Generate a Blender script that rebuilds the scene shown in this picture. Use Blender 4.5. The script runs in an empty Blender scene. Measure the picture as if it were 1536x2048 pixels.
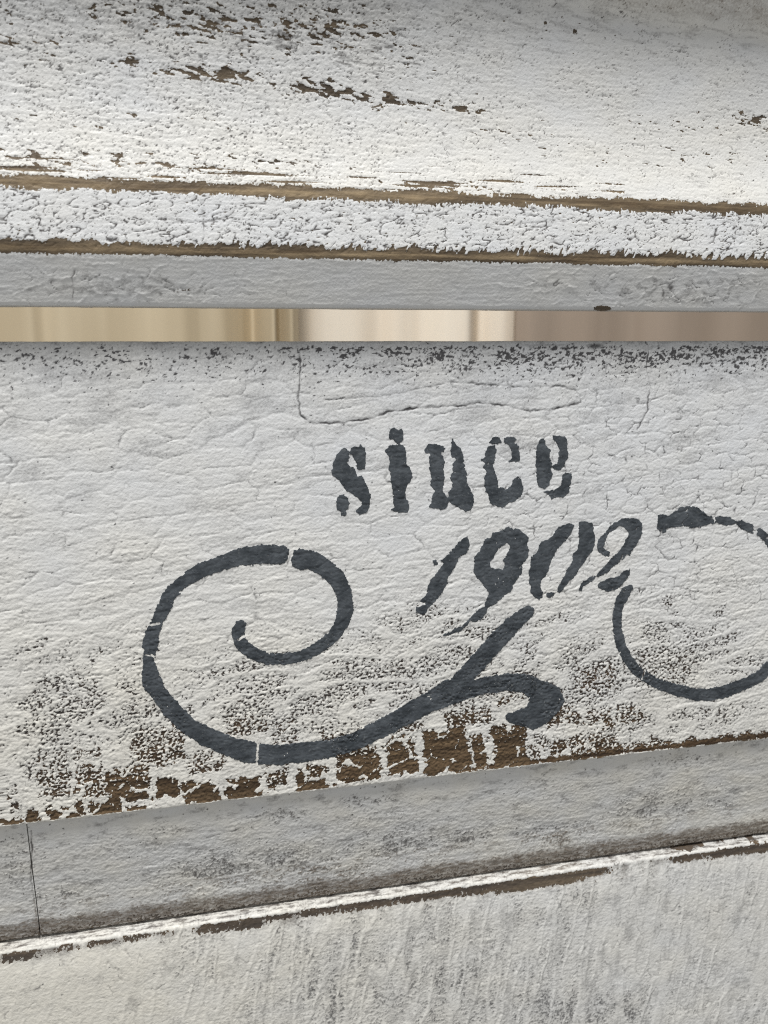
import bpy, math
import numpy as np
from mathutils import Matrix, Vector

# ------------------------------------------------------------------ camera, world, lamps, exposure
W, H, F = 1536.0, 2048.0, 1750.0            # photograph size and focal length in its pixels
YAW = math.atan(F / 7580.0)                  # the boards run away to the right
PITCH = math.atan(348.0 / F)                 # looking slightly down
DIST = 0.22                                  # metres from lens to the slat

sc = bpy.context.scene
col = sc.collection
FWD = np.array([math.sin(YAW) * math.cos(PITCH), math.cos(YAW) * math.cos(PITCH), -math.sin(PITCH)])
RGT = np.array([math.cos(YAW), -math.sin(YAW), 0.0])
UPV = np.cross(RGT, FWD)
EYE = -DIST * FWD

cam_data = bpy.data.cameras.new('camera')
cam = bpy.data.objects.new('camera', cam_data)
col.objects.link(cam)
m = Matrix.Identity(4)
for i in range(3):
    m[i][0], m[i][1], m[i][2], m[i][3] = RGT[i], UPV[i], -FWD[i], EYE[i]
cam.matrix_world = m
cam_data.sensor_fit = 'HORIZONTAL'
cam_data.sensor_width = 24.0
cam_data.lens = 24.0 * F / W
cam_data.clip_start = 0.005
cam_data.clip_end = 50.0
cam_data.dof.use_dof = True
cam_data.dof.focus_distance = 0.222
cam_data.dof.aperture_fstop = 22.0
sc.camera = cam

world = bpy.data.worlds.new('World')
sc.world = world
world.use_nodes = True
bg = world.node_tree.nodes['Background']
bg.inputs[0].default_value = (0.99, 0.99, 0.985, 1)
bg.inputs[1].default_value = 0.36


def area_lamp(name, loc, target, size, watts, colour):
    d = bpy.data.lights.new(name, 'AREA')
    d.shape = 'DISK'
    d.size = size
    d.energy = watts
    d.color = colour
    o = bpy.data.objects.new(name, d)
    col.objects.link(o)
    o.location = loc
    o.rotation_euler = (Vector(target) - Vector(loc)).to_track_quat('-Z', 'Y').to_euler()
    return o


area_lamp('skylight_lamp', (-0.24, -0.42, 1.30), (0.01, 0, 0), 0.46, 25.5, (1.0, 0.992, 0.978))

vs = sc.view_settings
vs.view_transform = 'Standard'
vs.look = 'None'
vs.exposure = 0.0
vs.gamma = 1.0
vs.use_curve_mapping = False
sc.cycles.use_denoising = False
sc.cycles.max_bounces = 6
sc.cycles.filter_width = 1.1


# ------------------------------------------------------------------ numeric helpers
def _hash(ix, iy, seed):
    h = (ix.astype(np.int64) * 374761393 + iy.astype(np.int64) * 668265263 + seed * 1442695041) & 0xFFFFFFFF
    h = ((h ^ (h >> 13)) * 1274126177) & 0xFFFFFFFF
    h = ((h ^ (h >> 16)) * 2246822519) & 0xFFFFFFFF
    return (h ^ (h >> 15)) & 0xFFFFFFFF


def perlin(x, y, seed=0):
    x0 = np.floor(x); y0 = np.floor(y)
    fx = (x - x0).astype(np.float32); fy = (y - y0).astype(np.float32)
    ix = x0.astype(np.int64); iy = y0.astype(np.int64)
    sx = fx * fx * fx * (fx * (fx * 6 - 15) + 10)
    sy = fy * fy * fy * (fy * (fy * 6 - 15) + 10)

    def g(dx, dy):
        a = _hash(ix + dx, iy + dy, seed).astype(np.float32) * np.float32(2 * math.pi / 4294967296.0)
        return np.cos(a) * (fx - dx) + np.sin(a) * (fy - dy)
    a = g(0, 0); b = g(1, 0); c = g(0, 1); d = g(1, 1)
    u = a + sx * (b - a); v = c + sx * (d - c)
    return (u + sy * (v - u)) * 1.41


def fbm(x, y, seed=0, octaves=3, gain=0.55):
    t = 0; amp = 1.0; n = 0
    for k in range(octaves):
        t = t + amp * perlin(x * 2 ** k + 17.3 * k, y * 2 ** k - 9.1 * k, seed + 31 * k)
        n += amp; amp *= gain
    return t / n


def worley(x, y, seed=0, jit=0.85):
    ix = np.floor(x).astype(np.int64); iy = np.floor(y).astype(np.int64)
    f1 = np.full(x.shape, 9.0, np.float32); f2 = f1.copy(); cid = np.zeros(x.shape, np.float32)
    for dx in (-1, 0, 1):
        for dy in (-1, 0, 1):
            cx = ix + dx; cy = iy + dy
            h = _hash(cx, cy, seed)
            px = cx + 0.5 + jit * ((h & 0xFFFF) / 65536.0 - 0.5)
            py = cy + 0.5 + jit * ((h >> 16) / 65536.0 - 0.5)
            d = np.sqrt((x - px) ** 2 + (y - py) ** 2).astype(np.float32)
            near = d < f1
            f2 = np.where(near, f1, np.minimum(f2, d))
            cid = np.where(near, ((h >> 5) & 1023) / 1023.0, cid)
            f1 = np.where(near, d, f1)
    return f1, f2, cid


def sstep(a, b, x):
    t = np.clip((x - a) / (b - a), 0, 1)
    return t * t * (3 - 2 * t)


def blob(U, V, u, v, ru, rv, tilt=-0.11):
    du = U - u
    dv = V - v - tilt * du
    return np.exp(-((du / ru) ** 2 + (dv / rv) ** 2))


def ray(u, v):
    return FWD + RGT * (u - W / 2) / F + UPV * (H / 2 - v) / F


def section_point(v, y):
    """Cross-section point (y, z) in metres seen at row v of the middle column, at depth y."""
    d = ray(W / 2, v)
    t = (y - EYE[1]) / d[1]
    return np.array([y, EYE[2] + t * d[2]])


def image_coords(P):
    """Project surface points through the camera to image pixels, where marks are placed."""
    R = P - EYE
    w = R @ FWD
    return W / 2 + F * (R @ RGT) / w, H / 2 - F * (R @ UPV) / w


def poly_dist(U, V, pts):
    """Distance to an open polyline."""
    best = np.full(U.shape, 1e9)
    for (ax, ay), (bx, by) in zip(pts[:-1], pts[1:]):
        dx, dy = bx - ax, by - ay
        t = np.clip(((U - ax) * dx + (V - ay) * dy) / (dx * dx + dy * dy + 1e-9), 0, 1)
        best = np.minimum(best, np.hypot(U - ax - t * dx, V - ay - t * dy))
    return best


def stroke_sdf(U, V, pts):
    """Signed distance to a brush stroke: (u, v, width) knots."""
    best = np.full(U.shape, 1e9)
    for (ax, ay, aw), (bx, by, bw) in zip(pts[:-1], pts[1:]):
        dx, dy = bx - ax, by - ay
        t = np.clip(((U - ax) * dx + (V - ay) * dy) / (dx * dx + dy * dy + 1e-9), 0, 1)
        best = np.minimum(best, np.hypot(U - ax - t * dx, V - ay - t * dy) - 0.5 * (aw + t * (bw - aw)))
    return best


def polygon_sdf(U, V, pts):
    n = len(pts)
    best = np.full(U.shape, 1e9)
    inside = np.zeros(U.shape, bool)
    for i in range(n):
        ax, ay = pts[i]; bx, by = pts[(i + 1) % n]
        dx, dy = bx - ax, by - ay
        t = np.clip(((U - ax) * dx + (V - ay) * dy) / (dx * dx + dy * dy + 1e-9), 0, 1)
        best = np.minimum(best, np.hypot(U - ax - t * dx, V - ay - t * dy))
        if dy != 0:
            c = ((ay > V) != (by > V)) & (U < dx * (V - ay) / dy + ax)
            inside ^= c
    return np.where(inside, -best, best)


# ------------------------------------------------------------------ materials
def nodes_of(name):
    mt = bpy.data.materials.new(name)
    mt.use_nodes = True
    nt = mt.node_tree
    b = nt.nodes['Principled BSDF']
    return mt, nt, b


def N(nt, kind, **kw):
    n = nt.nodes.new(kind)
    for k, v in kw.items():
        if k.startswith('i_'):
            key = k[2:]
            n.inputs[int(key) if key.isdigit() else key].default_value = v
        else:
            setattr(n, k, v)
    return n


def mixc(nt, fac, a, b, blend='MIX'):
    n = nt.nodes.new('ShaderNodeMix')
    n.data_type = 'RGBA'
    n.blend_type = blend
    for sock, val in ((n.inputs[0], fac), (n.inputs[6], a), (n.inputs[7], b)):
        if hasattr(val, 'is_linked'):
            nt.links.new(val, sock)
        elif isinstance(val, tuple):
            sock.default_value = val + (1.0,)
        else:
            sock.default_value = val
    return n.outputs[2]


def math_n(nt, op, a, b=None, c=None, clamp=False):
    n = nt.nodes.new('ShaderNodeMath')
    n.operation = op
    n.use_clamp = clamp
    for s, val in zip(n.inputs, (a, b, c)):
        if val is None:
            continue
        if hasattr(val, 'is_linked'):
            nt.links.new(val, s)
        else:
            s.default_value = val
    return n.outputs[0]


def maprange(nt, v, a, b, c=0.0, d=1.0):
    n = nt.nodes.new('ShaderNodeMapRange')
    n.interpolation_type = 'SMOOTHSTEP'
    nt.links.new(v, n.inputs[0])
    for i, val in enumerate((a, b, c, d)):
        n.inputs[i + 1].default_value = val
    return n.outputs[0]


def noise_tex(nt, scale, stretch=(1, 1, 1), detail=3.0, rough=0.6):
    co = N(nt, 'ShaderNodeTexCoord')
    mp = N(nt, 'ShaderNodeMapping')
    mp.inputs['Scale'].default_value = stretch
    nt.links.new(co.outputs['Object'], mp.inputs[0])
    nz = N(nt, 'ShaderNodeTexNoise')
    nz.inputs['Scale'].default_value = scale
    nz.inputs['Detail'].default_value = detail
    nz.inputs['Roughness'].default_value = rough
    nt.links.new(mp.outputs[0], nz.inputs['Vector'])
    return nz.outputs[0]


def distressed_paint(name, dark0, dark1, tan0, tan1, greyed=0.0):
    """Old white paint over brown wood; the worn spots come with the mesh (surf attribute)."""
    mt, nt, b = nodes_of(name)
    at = N(nt, 'ShaderNodeAttribute', attribute_name='surf')
    sep = N(nt, 'ShaderNodeSeparateColor')
    nt.links.new(at.outputs['Color'], sep.inputs[0])
    wear, dirt_shade, warm = sep.outputs[0], sep.outputs[1], sep.outputs[2]
    tone = at.outputs['Alpha']
    fine = noise_tex(nt, 1900.0, (1, 1, 1), 2.0, 0.6)
    mid = noise_tex(nt, 420.0, (0.8, 1, 1.2), 3.0, 0.6)
    grain = noise_tex(nt, 700.0, (0.06, 1, 1), 4.0, 0.65)
    # paint
    paint = mixc(nt, warm, (0.735, 0.752, 0.77), (0.80, 0.772, 0.69))
    blot = maprange(nt, mid, 0.35, 0.7)
    paint = mixc(nt, math_n(nt, 'MULTIPLY', blot, 0.16), paint, (0.56, 0.555, 0.54))
    spk = maprange(nt, fine, 0.62, 0.74)
    paint = mixc(nt, math_n(nt, 'MULTIPLY', spk, 0.22), paint, (0.40, 0.39, 0.375))
    # grime rubbed into it, and shade painted into the same channel
    dn = math_n(nt, 'ADD', dirt_shade, math_n(nt, 'MULTIPLY', math_n(nt, 'SUBTRACT', fine, 0.5), 0.5))
    dfac = math_n(nt, 'MULTIPLY', maprange(nt, dn, 0.08, 0.95), math_n(nt, 'MINIMUM', math_n(nt, 'MULTIPLY', dirt_shade, 4.0), 1.0), clamp=True)
    grime = mixc(nt, tone, (0.075, 0.074, 0.078), (0.20, 0.15, 0.10))
    paint = mixc(nt, dfac, paint, grime)
    # wood
    g1 = maprange(nt, grain, 0.3, 0.72)
    dark = mixc(nt, g1, dark0, dark1)
    tan = mixc(nt, g1, tan0, tan1)
    wood = mixc(nt, tone, dark, tan)
    if greyed:  # turns the bare spots dark grey where the second channel is high
        wood = mixc(nt, math_n(nt, 'MULTIPLY', dirt_shade, greyed, clamp=True), wood, (0.075, 0.070, 0.066))
    wf = math_n(nt, 'ADD', wear, math_n(nt, 'MULTIPLY', math_n(nt, 'SUBTRACT', fine, 0.5), 0.55))
    wm = maprange(nt, wf, -0.035, 0.035)
    base = mixc(nt, wm, paint, wood)
    nt.links.new(base, b.inputs['Base Color'])
    rg = maprange(nt, mid, 0.3, 0.7, 0.52, 0.74)
    nt.links.new(rg, b.inputs['Roughness'])
    b.inputs['Specular IOR Level'].default_value = 0.35
    hgt = math_n(nt, 'ADD', math_n(nt, 'MULTIPLY', fine, 0.75), math_n(nt, 'MULTIPLY', grain, 0.3))
    bp = N(nt, 'ShaderNodeBump')
    bp.inputs['Strength'].default_value = 0.55
    bp.inputs['Distance'].default_value = 0.00022
    nt.links.new(hgt, bp.inputs['Height'])
    nt.links.new(bp.outputs[0], b.inputs['Normal'])
    return mt


def stencil_paint():
    mt, nt, b = nodes_of('slate_stencil_paint')
    fine = noise_tex(nt, 1500.0, (1, 1, 1), 3.0, 0.65)
    mid = noise_tex(nt, 260.0, (1, 1, 1), 3.0, 0.6)
    c = mixc(nt, maprange(nt, mid, 0.3, 0.7), (0.042, 0.050, 0.058), (0.088, 0.100, 0.112))
    c = mixc(nt, math_n(nt, 'MULTIPLY', maprange(nt, fine, 0.57, 0.75), 0.6), c, (0.17, 0.18, 0.185))
    nt.links.new(c, b.inputs['Base Color'])
    b.inputs['Roughness'].default_value = 0.72
    b.inputs['Specular IOR Level'].default_value = 0.3
    bp = N(nt, 'ShaderNodeBump')
    bp.inputs['Strength'].default_value = 0.5
    bp.inputs['Distance'].default_value = 0.0002
    nt.links.new(fine, bp.inputs['Height'])
    nt.links.new(bp.outputs[0], b.inputs['Normal'])
    return mt


def fabric(name, c0, c1):
    mt, nt, b = nodes_of(name)
    nz = noise_tex(nt, 26.0, (1, 1, 0.08), 3.0, 0.6)
    weave = noise_tex(nt, 900.0, (1, 1, 1), 2.0, 0.5)
    c = mixc(nt, maprange(nt, nz, 0.3, 0.7), c0, c1)
    nt.links.new(c, b.inputs['Base Color'])
    b.inputs['Roughness'].default_value = 0.85
    bp = N(nt, 'ShaderNodeBump')
    bp.inputs['Strength'].default_value = 0.2
    bp.inputs['Distance'].default_value = 0.0004
    nt.links.new(weave, bp.inputs['Height'])
    nt.links.new(bp.outputs[0], b.inputs['Normal'])
    return mt


PAINT = distressed_paint('white_paint_over_brown_wood', (0.030, 0.018, 0.010), (0.100, 0.058, 0.028), (0.12, 0.08, 0.042), (0.38, 0.28, 0.165), 1.0)
RAIL_PAINT = distressed_paint('white_paint_over_grey_brown_wood', (0.045, 0.036, 0.027), (0.115, 0.088, 0.060), (0.125, 0.085, 0.046), (0.43, 0.325, 0.195))
SLATE = stencil_paint()


# ------------------------------------------------------------------ board builder
def section(knots, ds):
    """knots: (y, z, fillet radius, spacing, tag) -> sampled open curve, arc lengths of the tags."""
    P = [np.array(k[:2]) for k in knots]
    out, tags = [], {}
    last = P[0]
    out.append(last)

    def walk(a, b, step):
        n = max(1, int(math.ceil(np.linalg.norm(b - a) / step)))
        for k in range(1, n + 1):
            out.append(a + (b - a) * k / n)
    for i in range(1, len(P)):
        step = knots[i][3] or ds
        r = knots[i][2]
        if i < len(P) - 1 and r > 0:
            a = P[i - 1] - P[i]; c = P[i + 1] - P[i]
            la, lc = np.linalg.norm(a), np.linalg.norm(c)
            q = min(r, 0.49 * la, 0.49 * lc)
            A = P[i] + a / la * q; C = P[i] + c / lc * q
            walk(last, A, step)
            n = max(4, int(2 * q / ds))
            for k in range(1, n + 1):
                t = k / n
                out.append((1 - t) ** 2 * A + 2 * t * (1 - t) * P[i] + t * t * C)
                if k == n // 2 and knots[i][4]:
                    tags[knots[i][4]] = len(out) - 1
            last = C
        else:
            walk(last, P[i], step)
            last = P[i]
            if knots[i][4]:
                tags[knots[i][4]] = len(out) - 1
    out = np.array(out)
    s = np.concatenate([[0], np.cumsum(np.linalg.norm(np.diff(out, axis=0), axis=1))])
    return out, s, {k: s[v] for k, v in tags.items()}


def x_samples(x0, x1, fine0, fine1, dx, coarse):
    a = np.linspace(x0, fine0, max(2, int((fine0 - x0) / coarse)))[:-1] if x0 < fine0 - 1e-6 else np.array([])
    b = np.arange(fine0, fine1, dx)
    c = np.linspace(fine1, x1, max(2, int((x1 - fine1) / coarse))) if x1 > fine1 + 1e-6 else np.array([fine1])
    return np.concatenate([a, b, c])


class Board:
    """A moulded board: a cross-section drawn along X, its face raised and worn by a field function."""

    def __init__(self, name, knots, xs, fields, ds, mat=None):
        sec, s, tags = section(knots, ds)
        self.tags = tags
        ns, nx = len(sec), len(xs)
        tan = np.gradient(sec, axis=0)
        nor = np.stack([tan[:, 1], -tan[:, 0]], 1)
        nor /= np.linalg.norm(nor, axis=1)[:, None] + 1e-12
        X = np.repeat(xs[None, :], ns, 0)
        S = np.repeat(s[:, None], nx, 1)
        base = np.stack([X, np.repeat(sec[:, :1], nx, 1), np.repeat(sec[:, 1:], nx, 1)], -1)
        U, V = image_coords(base.reshape(-1, 3))
        U = U.reshape(ns, nx); V = V.reshape(ns, nx)
        f = fields(X * 1000, S * 1000, U, V, {k: v * 1000 for k, v in tags.items()})
        h = f['h'] / 1000.0
        self.nor3 = np.stack([np.zeros(ns), nor[:, 0], nor[:, 1]], -1)[:, None, :]
        P = base + self.nor3 * h[..., None]
        P[..., 1] += f.get('push', 0.0) / 1000.0 if not np.isscalar(f.get('push', 0.0)) else 0.0
        self.P, self.U, self.V, self.X, self.S = P, U, V, X, S
        self.crack = f.get('crack')
        idx = np.arange(ns * nx).reshape(ns, nx)
        nxt = np.roll(idx, -1, 0)                     # the section closes on itself round the back
        q = np.stack([idx[:, :-1], nxt[:, :-1], nxt[:, 1:], idx[:, 1:]], -1).reshape(-1, 4)[:, ::-1]
        caps = [idx[:, 0].copy(), idx[::-1, -1].copy()]
        me = bpy.data.meshes.new(name)
        me.vertices.add(ns * nx)
        me.vertices.foreach_set('co', P.reshape(-1).astype(np.float32))
        loops = np.concatenate([q.reshape(-1)] + caps)
        starts = np.concatenate([np.arange(len(q)) * 4, [len(q) * 4, len(q) * 4 + ns]])
        me.loops.add(len(loops))
        me.loops.foreach_set('vertex_index', loops.astype(np.int32))
        me.polygons.add(len(starts))
        me.polygons.foreach_set('loop_start', starts.astype(np.int32))
        me.update(calc_edges=True)
        sm = np.ones(len(starts), bool); sm[-2:] = False
        me.polygons.foreach_set('use_smooth', sm)
        ca = me.color_attributes.new('surf', 'FLOAT_COLOR', 'POINT')
        rgba = np.stack([f['wear'], f['dirt_shade'], f['warm'], f['tone']], -1).astype(np.float32)
        ca.data.foreach_set('color', rgba.reshape(-1))
        me.materials.append(mat or PAINT)
        me.validate()
        self.obj = bpy.data.objects.new(name, me)
        col.objects.link(self.obj)


def crack_field(U, V, lines, seed, jitter=2.2):
    """Drawn cracks: (width px, depth, knots). Returns a 0..1 groove field."""
    out = np.zeros(U.shape)
    ju = U + jitter * 2.0 * fbm(U / 14, V / 14, seed, 2)
    jv = V + jitter * 2.0 * fbm(U / 14, V / 14, seed + 7, 2)
    brk = 0.65 + 0.55 * perlin(U / 23, V / 23, seed + 3)
    for wd, dep, pts in lines:
        us = [p[0] for p in pts]; vs_ = [p[1] for p in pts]
        m_ = (U > min(us) - 14) & (U < max(us) + 14) & (V > min(vs_) - 14) & (V < max(vs_) + 14)
        if not m_.any():
            continue
        d = poly_dist(ju[m_], jv[m_], pts)
        out[m_] = np.maximum(out[m_], dep * np.clip(brk[m_], 0.45, 1.15) * np.exp(-(d / wd) ** 2))
    return out


def veins(x, s, px, ps, wid, seed, vertical=0.6):
    """Smooth veins of thick paint: long wandering lines along the grain, broken cross ties."""
    a = x + 1.5 * fbm(x / 5, s / 4, seed, 2); b = s + 0.10 * x + 0.9 * fbm(x / 5, s / 4, seed + 1, 2)
    ln = np.exp(-(perlin(a / (px * 2.4), b / ps, seed + 2) / wid) ** 2)
    cr = np.exp(-(perlin(a / px, b / (ps * 1.9), seed + 3) / (wid * 0.8)) ** 2) * sstep(-0.1, 0.3, perlin(a / (px * 1.4), b / (ps * 1.4), seed + 4))
    return np.clip(np.maximum(ln, vertical * cr), 0, 1)


MM = DIST * 1000 / F        # millimetres of surface per image pixel, about 0.126


# ------------------------------------------------------------------ the fields of each board
def rail_fields(x, s, U, V, tg):
    d1 = (s - tg['arris']) / MM           # px below the first arris
    d2 = (s - tg['lower_arris']) / MM
    cove = sstep(2, -10, d1)
    bead = sstep(-4, 6, d1) * sstep(6, -4, d2)
    under = sstep(-2, 8, d2)
    # relief
    ax = x + 0.25 * s
    leather = fbm(x / 1.15, s / 0.62, 11, 3, 0.65)
    fine = fbm(x / 0.62, s / 0.45, 12, 2, 0.6)
    run = fbm(ax / 7.0, s / 0.75, 13, 3, 0.6)
    big = fbm(x / 16, s / 9, 14, 2)
    rough_zone = np.clip(0.78 + 0.55 * sstep(1100, 500, U) + 0.5 * big, 0.25, 1.2)
    h = cove * rough_zone * (0.060 * leather + 0.050 * fine + 0.07 * run) + 0.10 * big
    h += bead * (0.042 * leather + 0.036 * fine + 0.06 * run)
    h += under * (0.035 * leather + 0.035 * fine + 0.07 * run)
    # chips along the grain
    chipn = fbm((x - 0.9 * s * 0) / 3.4, (s - 0.16 * x) / 0.85, 15, 3, 0.55)
    chipf = fbm(x / 1.1, s / 0.5, 16, 2)
    am = 0.0
    for (u, v, ru, rv, a) in ((280, 128, 55, 16, .50), (430, 148, 110, 14, .72), (640, 178, 75, 14, .72),
                              (760, 200, 120, 14, .62), (900, 212, 90, 10, .55), (950, 222, 40, 8, .6),
                              (420, 45, 260, 45, .50), (640, 55, 190, 40, .52), (330, 38, 60, 12, .45), (60, 90, 110, 30, .40),
                              (30, 40, 90, 40, .32), (350, 235, 120, 22, .30), (120, 240, 160, 26, .25), (1510, 240, 60, 16, .58),
                              (1330, 250, 120, 30, .33), (1000, 270, 120, 20, .30), (820, 105, 60, 40, .34), (1100, 60, 200, 40, .2),
                              (1150, 300, 300, 40, .22), (1400, 310, 160, 26, .30), (250, 320, 300, 16, .42), (90, 318, 130, 12, .5),
                              (560, 325, 200, 10, .40), (920, 372, 60, 8, .6), (860, 375, 130, 6, .45), (540, 60, 330, 70, .22)):
        am = np.maximum(am, a * blob(U + 20 * perlin(x / 4, s / 4, 8), V + 8 * perlin(x / 3, s / 3, 9), u, v, ru * 1.25, rv * 1.35, 0.09))
    am = am + 0.11
    wear_c = (chipn * 0.9 + 0.28 * chipf) - (0.70 - 1.06 * am)
    twx = x + 0.5 * perlin(x / 0.9, s / 0.9, 6); tws = s + 0.35 * perlin(x / 0.9, s / 0.9, 7)
    tick = fbm((twx + 0.35 * s) / 1.25, (tws - 0.18 * x) / 0.42, 17, 2, 0.6)
    clus = fbm(x / 6, s / 3.5, 5, 3, 0.6)
    hair = np.exp(-(perlin((twx + 0.3 * s) / 1.7, (tws - 0.12 * x) / 0.95, 3) / 0.085) ** 2) * sstep(0.0, 0.30, fbm(x / 1.3, s / 0.9, 2, 2) + 0.25 * clus)
    hair = np.maximum(hair, 0.8 * np.exp(-(perlin((twx + 0.3 * s) / 4.5, (tws - 0.10 * x) / 0.7, 1) / 0.06) ** 2) * sstep(-0.08, 0.25, fbm(x / 3, s / 1.2, 98, 2) + 0.2 * clus))
    tick_amt = np.clip(0.40 * sstep(1250, 300, U) + 0.10 + 0.30 * big + 0.9 * clus, -0.3, 0.95)
    cav = sstep(0.05, 0.55, -(leather + 0.6 * fine))  # hollows: grime, also deepened to paint in shading of the relief
    dirt_shade_c = np.maximum(sstep(0.50, 0.66, tick + tick_amt * 0.40) * 0.75, 0.34 * cav * rough_zone)
    dirt_shade_c = np.maximum(dirt_shade_c, 0.85 * hair * np.clip(0.52 + tick_amt, 0.42, 1))
    smear = fbm((x + 0.3 * s) / 8, (s - 0.12 * x) / 1.0, 97, 4, 0.65)
    dirt_shade_c = np.maximum(dirt_shade_c, 0.38 * sstep(-0.05, 0.5, smear + 0.25 * sstep(160, 0, V)))
    dirt_shade_c = np.maximum(dirt_shade_c, 0.66 * sstep(0.0, 0.45, smear + 0.55 * (blob(U, V, 480, 60, 280, 50, .08) + 0.8 * blob(U, V, 760, 130, 160, 60, .1) + 0.6 * blob(U, V, 60, 80, 160, 50, .08)) - 0.42))
    h -= (cove + 0.6 * bead) * 0.15 * hair * rough_zone
    # worn arrises: toothed edges
    teeth = fbm(x / 0.55, s / 1.6, 18, 2, 0.65)
    slow = fbm(x / 9, s / 30, 19, 4, 0.65)
    tmod = np.clip(0.75 + 1.6 * fbm(x / 5, s / 30, 96, 3), 0.1, 1.9)
    teeth2 = fbm((x + 0.45 * s) / 0.85, s / 3.6, 20, 2, 0.6)
    e1 = np.where(d1 < 0, -d1, d1)
    w1 = 11.5 + 10.0 * slow - e1 + np.where(d1 < 0, 6.0, 10.0) * teeth * tmod + 7 * fbm(x / 2.6, s / 1.0, 95, 3) - 4 * sstep(900, 300, U) * (d1 > 6)
    w2u = 9 + 9 * slow + d2 + 8 * fbm(x / 2.2, s / 1.2, 94, 3) + 27 * tmod * np.clip(teeth2 + 0.05, -0.3, 1) * (0.55 + 0.45 * sstep(500, 1500, U))   # above arris
    w2l = 12 + 5 * slow - d2 + 4.0 * teeth * tmod
    w2 = np.where(d2 < 0, w2u, w2l)
    wl = 6 * fbm(x / 22, s / 0.8, 21, 2, 0.6) - 1.0 - np.abs(d1 + 26) * 0.07
    wl = np.where((d1 < -8) & (U < 1250), wl * (1.0 - 0.35 * sstep(700, 1250, U)), -5)
    wear = np.maximum(np.maximum(wear_c * (cove > 0.5) + np.where(cove > 0.5, 0, -1), w1 * 0.05), w2 * 0.05)
    wear = np.maximum(wear, np.where(cove > 0.5, np.minimum(wl * 0.2, 0.3), -1))
    bead_wear = (fbm(ax / 2.2, s / 0.5, 22, 3, 0.6) - 0.40) * bead + (bead - 1)
    wear = np.maximum(wear, bead_wear)
    # under face: crackle
    cx, cs = x + 1.3 * fbm(x / 3, s / 3, 23, 2), s + 1.3 * fbm(x / 3, s / 3, 24, 2)
    f1, f2, cid = worley(cx / 8.5, cs / 3.4, 25)
    ed = f2 - f1
    cz = np.clip(blob(U, V, 230, 575, 260, 40, 0) + blob(U, V, 1380, 580, 250, 40, 0) + 0.5 * blob(U, V, 1080, 570, 130, 18, 0), 0, 1)
    rid = np.exp(-(ed / 0.06) ** 2) * np.clip(0.25 + cz, 0, 1) * under * np.clip(0.55 + perlin(x / 3, s / 3, 26), 0, 1)
    rid2 = np.exp(-(perlin(cx / 5, cs / 2.2, 121) / 0.05) ** 2) * under * np.clip(0.2 + cz, 0, 1) * sstep(0.0, 0.3, perlin(x / 4, s / 3, 122))
    h += 0.17 * rid - 0.16 * rid2
    chip_u = under * (0.9 * blob(U, V, 1205, 617, 26, 8, 0) + 0.65 * blob(U, V, 370, 580, 50, 9, 0) * (fine > 0.1)) - 0.55
    wear = np.maximum(wear, chip_u)
    lines = [(2.2, .8, [(150, 540), (143, 560), (150, 582), (147, 596)]), (1.8, .6, [(15, 545), (40, 540), (45, 555)]),
             (2.0, .6, [(585, 548), (578, 575), (572, 590)]), (2.2, .8, [(1240, 592), (1262, 598), (1298, 592), (1312, 572), (1332, 568)]),
             (2.0, .7, [(1325, 575), (1330, 600), (1345, 606)]), (2, .6, [(1240, 590), (1248, 572)]), (1.8, .6, [(1450, 560), (1462, 568), (1490, 572)]),
             (2.0, .55, [(160, 580), (200, 572), (240, 580), (290, 576), (340, 574), (378, 578)]),
             (2.2, .8, [(320, 440), (380, 445), (440, 440), (470, 422)]), (2.2, .8, [(405, 420), (408, 480)]), (2, .7, [(150, 470), (205, 425)]),
             (2.0, .7, [(600, 455), (640, 440), (690, 432), (735, 418)]), (2.0, .6, [(1040, 452), (1040, 446), (1150, 442)]),
             (2, .6, [(770, 435), (850, 455), (860, 425)]), (2.2, .6, [(1400, 435), (1450, 445), (1536, 455)]),
             (2.0, .7, [(640, 212), (665, 235)]), (1.5, .5, [(245, 180), (245, 195)])]
    ck = crack_field(U, V, lines, 27)
    h -= 0.10 * ck
    dirt_shade = dirt_shade_c * cove + bead * np.maximum(np.maximum(0.9 * sstep(0.44, 0.62, tick + 0.10 + 0.5 * clus), 0.95 * hair), 0.24 * cav)
    hairb = np.exp(-(perlin((x - 0.5 * s + fbm(x / 2, s / 2, 123, 2)) / 5.0, (s + 0.25 * x) / 1.9, 124) / 0.075) ** 2) * sstep(-0.15, 0.15, perlin(x / 4, s / 2, 125))
    dirt_b = 0.95 * hairb * bead
    h -= 0.12 * hairb * bead
    dirt_shade = dirt_shade + under * (0.04 + 0.16 * sstep(-0.1, 0.5, fbm(x / 5, s / 1.6, 4, 4, 0.65)) + 0.35 * sstep(0.2, 0.6, cz * (0.4 + fbm(x / 3, s / 2, 28, 3))))
    dirt_shade = np.maximum(dirt_shade, np.maximum(ck, dirt_b))
    dirt_shade = np.maximum(dirt_shade, 0.7 * rid2)
    # the swelling of the crest at the top right, darker and browner
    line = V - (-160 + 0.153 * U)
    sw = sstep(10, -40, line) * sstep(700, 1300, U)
    dirt_shade = np.maximum(dirt_shade, 0.46 * sstep(8, -30, line) * sstep(800, 1400, U) * (0.8 + 0.6 * fbm(x / 5, s / 2, 29, 3)))
    dirt_shade = np.maximum(dirt_shade, 0.20 * sstep(150, 10, V) * sstep(150, 500, U) * sstep(1100, 800, U) * (1 + 0.8 * run))
    push = -1.3 * sw
    wsm = sstep(-0.05, 0.10, wear)
    h -= 0.10 * wsm * (1 - 0.6 * under)
    arr = np.exp(-(d1 / 9) ** 2) + np.exp(-((d2 - 3) / 8) ** 2)
    h += 0.02 * arr * teeth
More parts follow.
